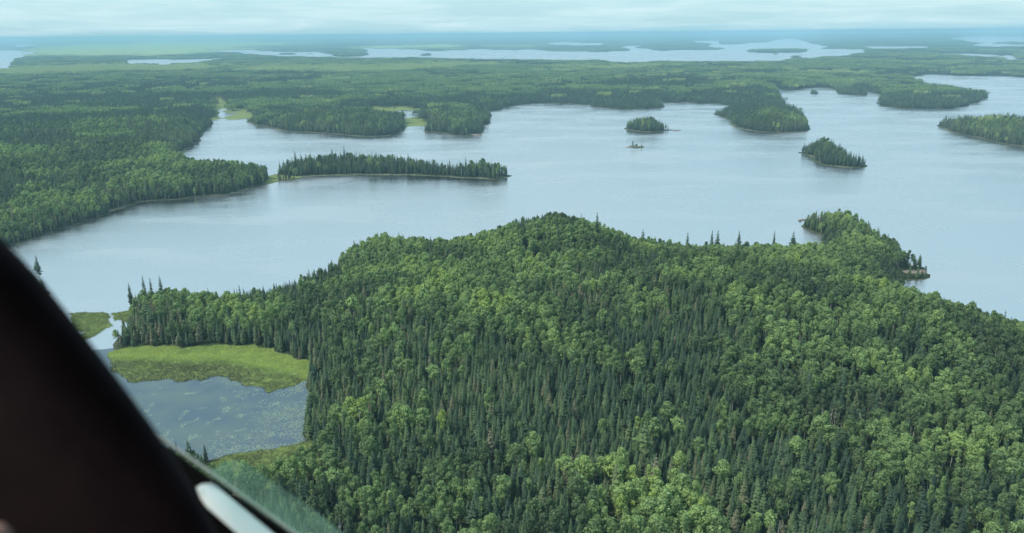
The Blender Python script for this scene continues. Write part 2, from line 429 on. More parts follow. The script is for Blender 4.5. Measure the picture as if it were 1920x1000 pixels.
def simple(name, c, rough=.9, c2=None, scale=3.0, spec=0.3):
    m, nt, b = mat(name, rough); b.inputs['Specular IOR Level'].default_value = spec
    if c2:
        o, _ = noise_ramp(nt, scale, [(0.35, c), (0.65, c2)]); nt.links.new(o, b.inputs['Base Color'])
    else: b.inputs['Base Color'].default_value = (*c, 1)
    return m
m_bark = simple('spruce_bark', (.09, .075, .06), c2=(.14, .12, .10))
m_birch = simple('birch_bark', (.42, .42, .38), c2=(.62, .61, .56), scale=2.0)
m_dead = simple('weathered_wood', (.34, .34, .31), c2=(.48, .47, .43), scale=2.0)

# ground
m_ground, nt, b = mat('forest_floor', 0.95)
b.inputs['Specular IOR Level'].default_value = 0.1
c_floor, _ = noise_ramp(nt, 0.35, [(0.35, (.018, .028, .012)), (0.65, (.045, .058, .024))])
c_shore, _ = noise_ramp(nt, 0.25, [(0.35, (.07, .09, .05)), (0.52, (.12, .13, .08)), (0.7, (.24, .22, .18))])
c_bog, _ = noise_ramp(nt, 0.22, [(0.35, (.12, .14, .06)), (0.65, (.24, .30, .09))])
geo = node(nt, 'ShaderNodeNewGeometry')
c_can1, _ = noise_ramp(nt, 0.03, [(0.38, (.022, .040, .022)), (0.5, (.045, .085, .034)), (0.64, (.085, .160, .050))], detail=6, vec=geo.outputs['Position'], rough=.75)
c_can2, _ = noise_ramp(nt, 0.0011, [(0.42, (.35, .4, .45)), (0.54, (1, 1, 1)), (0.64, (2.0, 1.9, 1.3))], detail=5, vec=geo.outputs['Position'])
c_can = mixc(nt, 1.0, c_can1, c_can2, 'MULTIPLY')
c_painted_sun, _ = noise_ramp(nt, 0.011, [(0.34, (.10, .16, .07)), (0.48, (.27, .36, .13)), (0.64, (.42, .48, .18))], detail=8, vec=geo.outputs['Position'], rough=.7)  # sunlight of the far belts painted into the ground colour
c_can = mixc(nt, node(nt, 'ShaderNodeAttribute', attribute_type='GEOMETRY', attribute_name='painted_sun').outputs['Fac'], c_can, c_painted_sun)
def attr(nt, name):
    return node(nt, 'ShaderNodeAttribute', attribute_type='GEOMETRY', attribute_name=name).outputs['Fac']
c = mixc(nt, attr(nt, 'shore'), c_floor, c_shore)
c = mixc(nt, attr(nt, 'marsh'), c, c_bog)
c = mixc(nt, attr(nt, 'canopy'), c, c_can)
nt.links.new(c, b.inputs['Base Color'])

# ------------------------------------------------------------------ ground sheet
A_, R2 = np.meshgrid(azs, rads)
GX, GY = R2 * np.sin(A_), R2 * np.cos(A_)
GS = s_at(GX, GY)
GM = marsh_at(GX, GY) & ((R2 < 900) | (GS > -.3))
GZ = height(GX, GY, GS)
GZ = np.where(GM, 0.12 + 0.1 * vnoise(GX, GY, 5, 3), GZ)
FARW = 6800.0
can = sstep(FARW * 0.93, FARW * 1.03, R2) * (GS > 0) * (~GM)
PAINTED_SUN = painted_sun_at(GX, GY)
GZ = GZ + can * (8 * sstep(2, 60, GS) + 4 * (vnoise(A_ * 3000, np.log(R2) * 900, 4, 44, 2) - .5))
verts = np.stack([GX, GY, GZ], -1).reshape(-1, 3)
idx = np.arange(NA * ND).reshape(ND, NA)
quads = np.stack([idx[:-1, :-1], idx[1:, :-1], idx[1:, 1:], idx[:-1, 1:]], -1).reshape(-1, 4)
shore_n = sstep(.38, .62, vnoise(GX, GY, 28, 77, 2)); GS0 = GS; shore = (.25 + .75 * shore_n) * np.where(R2 < 820, (1 - sstep(.8, 2.2, GS)) * .5, 1 - sstep(3.5, 8.0, GS)) * (GS > -6)
# the ground that the photograph does not show: coarse, level
ex_v, ex_q = [], []
r_ring = [0.5, 40, 90, rads[0]] 
def add_ring(angs, rr, close):
    base = len(verts) + len(ex_v)
    for r in rr:
        for a in angs: ex_v.append((r * math.sin(a), r * math.cos(a), 1.5))
    n = len(angs)
    for i in range(len(rr) - 1):
        for j in range(n if close else n - 1):
            k = (j + 1) % n
            ex_q.append((base + i * n + j, base + (i + 1) * n + j, base + (i + 1) * n + k, base + i * n + k))
add_ring([AZM + (2 * math.pi - 2 * AZM) * i / 60 for i in range(61)], [rads[0], 400, 1000, 3000, 10000, rads[-1]], False)
add_ring([2 * math.pi * i / 80 for i in range(80)], r_ring, True)
verts = np.vstack([verts, np.array(ex_v)]); quads = np.vstack([quads, np.array(ex_q)])

def mesh_from(name, v, q, m, smooth=False):
    me = bpy.data.meshes.new(name)
    v = np.asarray(v, np.float32); q = np.asarray(q, np.int32)
    me.vertices.add(len(v)); me.vertices.foreach_set('co', v.ravel())
    k = q.shape[1]
    me.loops.add(q.size); me.loops.foreach_set('vertex_index', q.ravel())
    me.polygons.add(len(q)); me.polygons.foreach_set('loop_start', np.arange(0, q.size, k, dtype=np.int32))
    me.update(calc_edges=True)
    me.polygons.foreach_set('use_smooth', np.full(len(q), smooth))
    for x in (m if isinstance(m, (list, tuple)) else [m]): me.materials.append(x)
    return me
def put_attr(me, name, arr, dom='POINT', typ='FLOAT'):
    a = me.attributes.new(name, typ, dom); a.data.foreach_set('value', np.asarray(arr, np.float32 if typ == 'FLOAT' else np.int32).ravel())
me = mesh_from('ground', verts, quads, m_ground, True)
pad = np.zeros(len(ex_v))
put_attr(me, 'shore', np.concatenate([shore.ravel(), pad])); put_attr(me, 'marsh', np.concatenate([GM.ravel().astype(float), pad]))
put_attr(me, 'canopy', np.concatenate([np.maximum(can, PAINTED_SUN * (R2 > 1500) * (GS > 2)).ravel(), pad])); put_attr(me, 'painted_sun', np.concatenate([PAINTED_SUN.ravel(), pad]))
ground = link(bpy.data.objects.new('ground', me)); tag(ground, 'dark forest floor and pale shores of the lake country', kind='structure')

# ------------------------------------------------------------------ water
m_water, nt, b = mat('lake_water', 0.12)
nt.nodes.remove(b)
geo = node(nt, 'ShaderNodeNewGeometry')
mp = node(nt, 'ShaderNodeMapping'); mp.inputs['Scale'].default_value = (1.0, 2.2, 1); mp.inputs['Rotation'].default_value = (0, 0, 0.35)
nt.links.new(geo.outputs['Position'], mp.inputs['Vector'])
wind, _ = noise_ramp(nt, 0.006, [(0.36, (0, 0, 0)), (0.64, (1, 1, 1))], detail=6, vec=mp.outputs[0], rough=.62)
fine = node(nt, 'ShaderNodeTexNoise'); fine.inputs['Scale'].default_value = 0.35; fine.inputs['Detail'].default_value = 5; fine.inputs['Roughness'].default_value = .65
nt.links.new(mp.outputs[0], fine.inputs['Vector'])
bump = node(nt, 'ShaderNodeBump'); bump.inputs['Strength'].default_value = 0.35; bump.inputs['Distance'].default_value = 0.5
nt.links.new(fine.outputs['Fac'], bump.inputs['Height'])
gl = node(nt, 'ShaderNodeBsdfGlossy'); gl.inputs['Color'].default_value = (0.86, 0.80, 0.81, 1)
mr = node(nt, 'ShaderNodeMapRange'); mr.inputs['To Min'].default_value = 0.14; mr.inputs['To Max'].default_value = 0.36
nt.links.new(wind, mr.inputs['Value']); nt.links.new(mr.outputs[0], gl.inputs['Roughness'])
nt.links.new(bump.outputs[0], gl.inputs['Normal'])
df = node(nt, 'ShaderNodeBsdfDiffuse'); df.inputs['Color'].default_value = (0.045, 0.075, 0.10, 1)
fr = node(nt, 'ShaderNodeFresnel'); mri = node(nt, 'ShaderNodeMapRange'); mri.inputs['To Min'].default_value = 2.9; mri.inputs['To Max'].default_value = 1.75
nt.links.new(wind, mri.inputs['Value']); nt.links.new(mri.outputs[0], fr.inputs['IOR'])
mx = node(nt, 'ShaderNodeMixShader')
nt.links.new(fr.outputs[0], mx.inputs[0]); nt.links.new(df.outputs[0], mx.inputs[1]); nt.links.new(gl.outputs[0], mx.inputs[2])
nt.links.new(mx.outputs[0], nt.nodes['Material Output'].inputs['Surface'])
n = 96; wr = [0.01, 200, 600, 1500, 4000, 12000, rads[-1]]
wv = [(r * math.sin(2 * math.pi * i / n), r * math.cos(2 * math.pi * i / n), 0) for r in wr for i in range(n)]
wq = [(k * n + i, k * n + (i + 1) % n, (k + 1) * n + (i + 1) % n, (k + 1) * n + i) for k in range(len(wr) - 1) for i in range(n)]
me = mesh_from('lake_water', wv, [q[::-1] for q in wq], m_water)
water = link(bpy.data.objects.new('lake_water', me)); tag(water, 'pale blue rippled water of the lakes', kind='structure')

m_pond, nt, b = mat('pond_water', 0.08)
nt.nodes.remove(b)
geo = node(nt, 'ShaderNodeNewGeometry')
fine = node(nt, 'ShaderNodeTexNoise'); fine.inputs['Scale'].default_value = 0.5; fine.inputs['Detail'].default_value = 3
nt.links.new(geo.outputs['Position'], fine.inputs['Vector'])
bump = node(nt, 'ShaderNodeBump'); bump.inputs['Strength'].default_value = 0.06; bump.inputs['Distance'].default_value = 0.3
nt.links.new(fine.outputs['Fac'], bump.inputs['Height'])
gl = node(nt, 'ShaderNodeBsdfGlossy'); gl.inputs['Roughness'].default_value = .10
nt.links.new(bump.outputs[0], gl.inputs['Normal'])
df = node(nt, 'ShaderNodeBsdfDiffuse')
silt, _ = noise_ramp(nt, 0.05, [(0.4, (.035, .055, .085)), (0.62, (.07, .095, .085))], vec=geo.outputs['Position'], detail=6)
nt.links.new(silt, df.inputs['Color'])
fr = node(nt, 'ShaderNodeFresnel'); fr.inputs['IOR'].default_value = 2.6
mx = node(nt, 'ShaderNodeMixShader')
nt.links.new(fr.outputs[0], mx.inputs[0]); nt.links.new(df.outputs[0], mx.inputs[1]); nt.links.new(gl.outputs[0], mx.inputs[2])
nt.links.new(mx.outputs[0], nt.nodes['Material Output'].inputs['Surface'])
pp = P((196, 655), (232, 650), (330, 652), (480, 650), (590, 690), (640, 760), (640, 850), (560, 860), (440, 880), (330, 900), (60, 1010), (-60, 900), (0, 700), (120, 660))
me = bpy.data.meshes.new('pond_water'); me.from_pydata([(a, b_, .012) for a, b_ in pp], [], [list(range(len(pp)))]); me.update(); me.materials.append(m_pond)
if me.polygons[0].normal.z < 0: me.flip_normals()
tag(link(bpy.data.objects.new('pond_water', me)), 'dark still water of the lily pond', kind='structure')

# ------------------------------------------------------------------ tree prototypes
def tube_bm(vs, fs, leaf, p0, p1, r0, r1, n=5, mi=0, mis=None):
    p0, p1 = np.array(p0, float), np.array(p1, float)
    d = p1 - p0; d /= np.linalg.norm(d) + 1e-9
    a = np.cross(d, (0, 0, 1)) if abs(d[2]) < .9 else np.cross(d, (1, 0, 0)); a /= np.linalg.norm(a); c = np.cross(d, a)
    b0 = len(vs)
    for p, r in ((p0, r0), (p1, r1)):
        for i in range(n):
            t = 2 * math.pi * i / n
            vs.append(tuple(p + (a * math.cos(t) + c * math.sin(t)) * r))
    for i in range(n):
        j = (i + 1) % n
        fs.append((b0 + i, b0 + j, b0 + n + j, b0 + n + i))

def bare_mesh(name, vs, fs, m, leaf=None, tint=None, smooth=False):
    me = bpy.data.meshes.new(name); me.from_pydata(vs, [], fs); me.update()
    me.materials.append(m)
    if leaf is not None: put_attr(me, 'leaf', leaf, 'FACE')
    if tint is not None: put_attr(me, 'tint', tint, 'FACE')
    if smooth: me.polygons.foreach_set('use_smooth', [True] * len(me.polygons))
    return me

def spruce_geo(rnd, H=16.0, W=1.9, whorls=24, per=7, base=0.08, ragged=0.25, droop=.38):
    vs, fs, lf = [], [], []
    z0 = H * base
    for k in range(whorls):
        t = k / (whorls - 1)
        z = z0 + (H - z0 - 0.5) * t ** 0.92
        rad = W * (1 - t) ** 0.72 * (0.75 + 0.5 * rnd.random() * ragged * 2) + 0.16
        if t < .12: rad *= .7 + 2 * t
        n = max(4, int(per * (0.7 + 0.5 * (1 - t))))
        a0 = rnd.random() * 6.28
        for i in range(n):
            if rnd.random() < 0.06 and t < .7: continue
            a = a0 + 6.283 * i / n + rnd.uniform(-.25, .25)
            L_ = rad * rnd.uniform(1 - ragged, 1 + ragged * .8)
            wd = L_ * rnd.uniform(.32, .48) + .08
            ca, sa = math.cos(a), math.sin(a)
            dz = -droop * L_ * rnd.uniform(.6, 1.3)
            b0 = len(vs)
            lift = rnd.uniform(.12, .3)
            vs += [(0.05 * ca, 0.05 * sa, z + .25), (ca * L_ * .55 - sa * wd, sa * L_ * .55 + ca * wd, z + dz * .55 - .12),
                   (ca * L_, sa * L_, z + dz), (ca * L_ * .55 + sa * wd, sa * L_ * .55 - ca * wd, z + dz * .55 - .12),
                   (ca * L_ * .6, sa * L_ * .6, z + dz * .5 + lift)]
            fs += [(b0, b0 + 1, b0 + 4), (b0, b0 + 4, b0 + 3), (b0 + 1, b0 + 2, b0 + 4), (b0 + 4, b0 + 2, b0 + 3)]
            q = .25 + .45 * t + rnd.uniform(-.3, .3); lf += [q, q, q + .2, q + .2]  # highlight painted in: branches lighter towards the treetop and their tips
    # leader
    b0 = len(vs)
    vs += [(0.16, 0, H - .9), (-.1, .14, H - .9), (-.1, -.14, H - .9), (0, 0, H)]
    fs += [(b0, b0 + 1, b0 + 3), (b0 + 1, b0 + 2, b0 + 3), (b0 + 2, b0, b0 + 3)]; lf += [1.1] * 3
    return vs, fs, lf

def aspen_geo(rnd, H=15.0, W=2.6, lobes=17, per=42, base=.42, leaf=.42):
    vs, fs, lf = [], [], []
    ch = H * (1 - base); cz = H * base + ch * .5
    lob = []
    for k in range(lobes):
        t = rnd.random() ** .8
        z = H * base + ch * (0.08 + .86 * t)
        env = W * (math.sin(math.pi * min(1, (0.16 + .80 * t))) ** .6)
        a = rnd.random() * 6.283; rr = env * rnd.uniform(.30, .80)
        s = rnd.uniform(.75, 1.25) * (0.9 if t > .8 else 1.05) * W / 2.4
        if t > .85: rr *= .6
        lob.append((rr * math.cos(a), rr * math.sin(a), z, s))
    lob.append((0, 0, H - 1.1, W * .40)); lob.append((0, 0, cz, W * .62)); lob.append((0, 0, cz + ch * .25, W * .5))
    for (lx, ly, lz, s) in lob:
        lb = rnd.random()
        for j in range(per):
            u = rnd.uniform(-.75, 1); th = rnd.random() * 6.283; q = math.sqrt(1 - u * u)
            n_ = np.array((q * math.cos(th), q * math.sin(th), u))
            p = np.array((lx, ly, lz)) + n_ * s * rnd.uniform(.78, 1.12) * np.array((1, 1, 1.05))
            nn = n_ + np.array([rnd.gauss(0, .42) for _ in range(3)]); nn /= np.linalg.norm(nn)
            a_ = np.cross(nn, (0, 0, 1.0)) + 1e-3; a_ /= np.linalg.norm(a_); b_ = np.cross(nn, a_)
            g = leaf * rnd.uniform(.6, 1.25); ang = rnd.random() * 3.14
            A = (a_ * math.cos(ang) + b_ * math.sin(ang)) * g; B = (b_ * math.cos(ang) - a_ * math.sin(ang)) * g * .8
            b0 = len(vs)
            vs += [tuple(p - A * .9), tuple(p - B), tuple(p + A), tuple(p + B * .9)]
            fs.append((b0, b0 + 1, b0 + 2, b0 + 3)); lf.append(min(1, max(0, .35 * lb + .65 * rnd.random())))
    return vs, fs, lf, lob

def trunk_geo(rnd, H, r, lean=.2, top=.95, lob=None, n=6):
    vs, fs = [], []
    k = 6; pts = []
    for i in range(k + 1):
        t = i / k
        pts.append((rnd.uniform(-lean, lean) * t, rnd.uniform(-lean, lean) * t, -.6 + (H * top + .6) * t))
    for i in range(k):
        tube_bm(vs, fs, None, pts[i], pts[i + 1], r * (1 - .85 * i / k), r * (1 - .85 * (i + 1) / k), n)
    if lob:
        for (lx, ly, lz, s) in lob[:12]:
            zb = lz - math.hypot(lx, ly) * 1.1
            if zb > 2: tube_bm(vs, fs, None, (0, 0, zb), (lx, ly, lz), r * .35, r * .1, 4)
    return vs, fs

def snag_geo(rnd, H, r):
    vs, fs = trunk_geo(rnd, H, r, .25, 1.0)
    for k in range(26):
        z = H * rnd.uniform(.25, .97); a = rnd.random() * 6.283; L_ = (1.05 - z / H) * rnd.uniform(1.0, 2.8) + .25
        e = (math.cos(a) * L_, math.sin(a) * L_, z + L_ * rnd.uniform(-.1, .6))
        tube_bm(vs, fs, None, (0, 0, z), e, r * .3, r * .07, 4)
        if L_ > .8:
            tube_bm(vs, fs, None, tuple(x * .6 + y * .4 for x, y in zip(e, (0, 0, z))), (e[0] * .9 + .4 * rnd.uniform(-1, 1), e[1] * .9 + .4 * rnd.uniform(-1, 1), e[2] + .5), r * .12, r * .05, 3)
    return vs, fs

rnd = random.Random(5)
spruce_p, aspen_p, snag_p = [], [], []      # (crown mesh, trunk mesh, joined mesh)
def joined(name, parts, mats):
    vs, fs, lf, mi = [], [], [], []
    for k, (v, f, l) in enumerate(parts):
        o = len(vs); vs += v; fs += [tuple(i + o for i in q) for q in f]; lf += l if l else [.5] * len(f); mi += [k] * len(f)
    me = bpy.data.meshes.new(name); me.from_pydata(vs, [], fs); me.update()
    for m in mats: me.materials.append(m)
    me.polygons.foreach_set('material_index', mi); put_attr(me, 'leaf', lf, 'FACE')
    return me
for k in range(6):
    H = 16.0
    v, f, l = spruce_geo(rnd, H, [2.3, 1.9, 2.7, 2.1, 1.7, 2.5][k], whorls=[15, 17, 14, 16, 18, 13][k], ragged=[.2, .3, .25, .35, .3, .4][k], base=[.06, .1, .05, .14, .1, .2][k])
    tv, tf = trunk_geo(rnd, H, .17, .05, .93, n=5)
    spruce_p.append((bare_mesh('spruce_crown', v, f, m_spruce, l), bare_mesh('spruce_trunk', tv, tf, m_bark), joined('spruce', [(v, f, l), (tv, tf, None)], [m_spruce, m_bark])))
for k in range(9):
    H = 15.0
    v, f, l, lob = aspen_geo(rnd, H, [2.5, 2.9, 2.0, 2.7, 3.3, 1.8, 3.0, 2.3, 3.6][k], lobes=[16, 20, 12, 18, 24, 11, 17, 15, 26][k], base=[.42, .36, .24, .5, .38, .45, .55, .30, .45][k], per=[42, 42, 46, 36, 44, 40, 34, 42, 44][k], leaf=[.42, .42, .36, .46, .42, .38, .50, .36, .44][k])
    tv, tf = trunk_geo(rnd, H, .17, .2, .9, lob)
    aspen_p.append((bare_mesh('aspen_crown', v, f, m_aspen, l), bare_mesh('aspen_trunk', tv, tf, m_birch), joined('aspen', [(v, f, l), (tv, tf, None)], [m_aspen, m_birch])))
for k in range(4):
    tv, tf = snag_geo(rnd, 14.0, .17)
    snag_p.append(bare_mesh('bare_tree', tv, tf, m_dead))

# clumps of a few dozen simple trees for the far woods
def cluster(seed, pb, size=34.0, sp=4.6):
    r2 = random.Random(seed); vs, fs, lf, mi, ti = [], [], [], [], []
    g = int(size / sp)
    for i in range(g):
        for j in range(g):
            x = (i + .5 - g / 2) * sp + r2.uniform(-1.6, 1.6); y = (j + .5 - g / 2) * sp + r2.uniform(-1.6, 1.6)
            if math.hypot(x, y) > size * .56: continue
            if r2.random() < .04: continue
            t = r2.random()
            if r2.random() < pb:
                v, f, l, _ = aspen_geo(r2, r2.uniform(10, 15.5), r2.uniform(2.2, 3.1), lobes=4, per=9, base=.35, leaf=1.05); k = 1; t = min(1, .75 * pb + .3 * t) if pb < 1 else .8 + .2 * t
            else:
                v, f, l = spruce_geo(r2, r2.uniform(10, 18), r2.uniform(1.5, 2.1), whorls=7, per=5, ragged=.3); k = 0
            o = len(vs); vs += [(a + x, b_ + y, c_) for a, b_, c_ in v]; fs += [tuple(q + o for q in w_) for w_ in f]
            lf += l; mi += [k] * len(f); ti += [t] * len(f)
    me = bpy.data.meshes.new('wood_clump'); me.from_pydata(vs, [], fs); me.update()
    me.materials.append(m_spruce_far); me.materials.append(m_aspen_far)
    me.polygons.foreach_set('material_index', mi); put_attr(me, 'leaf', lf, 'FACE'); put_attr(me, 'tint', ti, 'FACE')
    return me
clusters = [cluster(100 + k, pb) for k, pb in enumerate((.04, .12, .25, .5, .75, .9, 1.0))]  # last clump takes the palest leaves, for the painted sunlit belts

# ------------------------------------------------------------------ scattering
def gn_scatter(name, protos, pts, rot, scl, which, tint, mats):
    """one object whose node tree places the prototypes on its points"""
    me = bpy.data.meshes.new(name); me.vertices.add(len(pts)); me.vertices.foreach_set('co', np.asarray(pts, np.float32).ravel())
    put_attr(me, 'turn', rot); put_attr(me, 'which', which, typ='INT'); put_attr(me, 'tint', tint)
    a = me.attributes.new('size', 'FLOAT_VECTOR', 'POINT'); a.data.foreach_set('vector', np.asarray(scl, np.float32).ravel())
    for m in mats: me.materials.append(m)
    o = link(bpy.data.objects.new(name, me))
    pc = bpy.data.collections.new(name + '_sources')
    for i, pm in enumerate(protos):
        po = bpy.data.objects.new('%s_source_%02d' % (name, i), pm); pc.objects.link(po)
    g = bpy.data.node_groups.new(name, 'GeometryNodeTree')
    g.interface.new_socket('Geometry', in_out='INPUT', socket_type='NodeSocketGeometry')
    g.interface.new_socket('Geometry', in_out='OUTPUT', socket_type='NodeSocketGeometry')
    gi = g.nodes.new('NodeGroupInput'); go = g.nodes.new('NodeGroupOutput')
    ci = g.nodes.new('GeometryNodeCollectionInfo'); ci.inputs['Collection'].default_value = pc
    ci.inputs['Separate Children'].default_value = True; ci.inputs['Reset Children'].default_value = True
    ip = g.nodes.new('GeometryNodeInstanceOnPoints'); ip.inputs['Pick Instance'].default_value = True
    def na(nm, dt):
        q = g.nodes.new('GeometryNodeInputNamedAttribute'); q.data_type = dt; q.inputs['Name'].default_value = nm; return q.outputs[0]
    cx = g.nodes.new('ShaderNodeCombineXYZ'); g.links.new(na('turn', 'FLOAT'), cx.inputs[2])
    e2r = g.nodes.new('FunctionNodeEulerToRotation'); g.links.new(cx.outputs[0], e2r.inputs[0])
    g.links.new(gi.outputs[0], ip.inputs['Points']); g.links.new(ci.outputs[0], ip.inputs['Instance'])
    g.links.new(na('which', 'INT'), ip.inputs['Instance Index']); g.links.new(e2r.outputs[0], ip.inputs['Rotation'])
    g.links.new(na('size', 'FLOAT_VECTOR'), ip.inputs['Scale'])
    g.links.new(ip.outputs[0], go.inputs[0])
    md = o.modifiers.new('scatter', 'NODES'); md.node_group = g
    return o

def jitter_grid(rmin, rmax, cell, azm):
    n = int(rmax / cell) + 1
    ix, iy = np.meshgrid(np.arange(-n, n + 1), np.arange(-2, n + 1))
    x = (ix + (iy % 2) * .5) * cell + rng.uniform(-.42, .42, ix.shape) * cell
    y = iy * cell + rng.uniform(-.42, .42, ix.shape) * cell
    r = np.hypot(x, y); a = np.arctan2(x, y)
    k = (r > rmin) & (r < rmax) & (np.abs(a) < azm)
    return x[k], y[k]

NEAR = 1500.0
x, y = jitter_grid(150, NEAR, 2.95, R_(37.5))
s = s_at(x, y); k = s > np.where(np.hypot(x, y) < 820, 1.2, 3.2); x, y, s = x[k], y[k], s[k]
ix_, iy_ = at(1190, 276)
k = ~marsh_at(x, y) & (np.hypot(x - ix_, y - iy_) > 45)
for ru, rv, rr_ in ((1702, 514, 8), (1728, 511, 5), (1690, 519, 5), (1508, 413, 6), (888, 254, 9)):
    ix_, iy_ = at(ru, rv); k &= np.hypot((x - ix_) * .8, y - iy_) > rr_
x, y, s = x[k], y[k], s[k]
z = height(x, y, s) - .1
pb = broad(x, y)
edge = 1 - sstep(5, 22, s)
pb = pb * (1 - .55 * edge)
isb = rng.random(len(x)) < pb
keep = np.where(isb, rng.random(len(x)) < .60, rng.random(len(x)) < .94)
# broadleaves do not leave spruces room right beside them
x, y, z, s, pb, isb = (q[keep] for q in (x, y, z, s, pb, isb))
n = len(x)
clump = vnoise(x, y, 26, 51, 2); clump2 = vnoise(x, y, 90, 57, 2)
tint = np.where(isb, np.clip(.27 + .32 * sstep(.45, .98, pb) + 1.0 * (clump - .5) + .7 * (clump2 - .5) + rng.normal(0, .13, n), 0, .93),
                np.clip(.42 + .9 * (clump2 - .5) + rng.normal(0, .27, n), 0, 1))
hs = np.where(isb, rng.normal(.88, .11, n), rng.normal(.74, .15, n)) * (0.88 + .28 * clump2)
hs = np.clip(hs, .35, 1.2)
hs = np.where((~isb) & (rng.random(n) < .035), hs * 1.28, hs)          # a few spires above the rest
hs *= (0.78 + .22 * sstep(3, 16, s)) * (.88 + .30 * sstep(750, 950, np.hypot(x, y)))
ws = np.where(isb, hs * rng.uniform(.8, 1.3, n), (.35 + .65 * hs) * rng.uniform(.9, 1.2, n))
turn = rng.uniform(0, 6.283, n); which = np.where(isb, rng.integers(0, 9, n), rng.integers(0, 6, n))

# special trees ----------------------------------------------------
trees = []                                   # dict of every tree that is an object of its own
def special(kind, u, v, ztop, H, label, group=None, var=0, t=.3, wf=1.0):
    X, Y = at(u, v, ztop)
    Zg = ztop - H
    trees.append(dict(kind=kind, x=X, y=Y, z=Zg, h=H, w=wf, tint=t, var=var, label=label, group=group))
def sp_spire(u, vtop, H, label, wf=1.0):
    g = 1.2
    special('spruce_tree', u, vtop, H + g, H, label, 'spires on the narrow peninsula', random.randrange(6), .1, wf)
sp_spire(553, 283, 21, 'tall spire of a dark spruce near the left tip of the narrow wooded peninsula')
sp_spire(523, 300, 14, 'leftmost spruce of the narrow peninsula, beside the grassy spit')
sp_spire(538, 301, 14, 'second spruce from the grassy spit on the narrow peninsula')
sp_spire(622, 278, 22, 'tallest spruce spire on the narrow wooded peninsula', 1.25)
sp_spire(650, 282, 20, 'slim dark spire just right of the tallest one on the narrow peninsula', .8)
sp_spire(697, 284, 19, 'pointed dark spruce above the middle of the narrow peninsula', 1.1)
sp_spire(713, 286, 18, 'shorter pointed spruce beside the middle spire of the narrow peninsula')
sp_spire(873, 293, 20, 'lone high spire towards the right end of the narrow peninsula')
sp_spire(862, 301, 15, 'broad spruce beside the high spire near the right end of the peninsula', 1.3)
special('bare_tree', 1198, 758, 20, 15, 'white dead tree with bare limbs standing out of the dark spruces', None, 0)
for q, (u, v) in enumerate([(1543, 765), (1552, 771), (1560, 768), (1568, 764), (1574, 772), (1581, 762), (1590, 766), (1598, 760), (1548, 775), (1606, 768), (1614, 772)]):
    special('bare_tree', u, v, 20, 14, 'pale bare trunk in the clump of dead trees between spruces and aspens', 'dead trees in a clump', q % 4)
special('bare_tree', 632, 757, 15, 14, 'grey dead spruce on the bank right above the lily pond', None, 1)
special('bare_tree', 673, 765, 16, 14, 'second grey dead spruce, a little further into the wood from the lily pond', None, 2)
special('aspen_tree', 829, 768, 20, 14, 'single vivid yellow-green birch glowing among dark spruces', None, 0, 1.0, .9)
special('spruce_tree', 66, 478, 17, 16, 'ragged spruce whose top shows beside the dark pillar over the lake', None, 5, .15, 1.1)
special('spruce_tree', 1120, 397, 40, 19, 'tall dark spruce on the right shoulder of the headland crest', None, 1, .1, 1.2)
special('spruce_tree', 1206, 428, 25, 19, 'lone pointed spruce standing over the shore right of the headland crest', None, 2, .1, 1.1)
for q, (u, v, lab) in enumerate([(1290, 434, 'slim spruce at the water edge, first of the shore spires right of the crest'), (1336, 431, 'twin pointed spruce on the skyline of the headland against the lake'),
                                 (1347, 430, 'right half of the twin pointed spruces on the headland skyline'), (1387, 432, 'short spire on the headland shore between two taller groups'),
                                 (1453, 432, 'grey slender spruce on the headland shore against the water'), (1489, 432, 'last pointed spruce of the headland shore before the small bay')]):
    special('spruce_tree', u, v, 21, 17, lab, 'spruces standing over the headland shore', q, .15, 1.15)
for q, (u, v, hh) in enumerate([(266, 515, 20), (280, 520, 19), (298, 516, 20), (240, 529, 17)]):
    special('spruce_tree', u, v, hh, hh - 1, ['tallest dark spruce at the corner of the headland above the marsh', 'slim spruce just right of the tallest one at the marsh corner',
            'broad pointed spruce third along the headland corner skyline', 'outermost spruce at the left edge of the headland over the channel'][q], 'spruces at the headland corner', q, .05, 1.0)
special('aspen_tree', 1187, 265, 11.5, 10.5, 'bushy dark tree at the left end of the tiny rock islet', None, 2, .0, 1.5)
special('aspen_tree', 1193, 270, 7, 6.2, 'low round bush beside the bushy tree of the tiny rock islet', None, 4, .05, 1.3)
special('spruce_tree', 1203, 268, 8.5, 8, 'small thin tree at the right end of the tiny rock islet', None, 1, .2, 1.3)

for q in range(26):
    i = int(rng.choice(np.where((~isb) & (np.hypot(x, y) < 480) & (np.abs(np.arctan2(x, y)) < .5))[0]))
    trees.append(dict(kind='bare_tree', x=x[i] + 1.2, y=y[i] - 1, z=z[i], h=float(rng.uniform(9, 14)), w=1.0, tint=.5, var=q % 4,
                      label='pale dead trunk poking out of the living conifers of the near forest', group='dead trunks scattered in the near forest'))

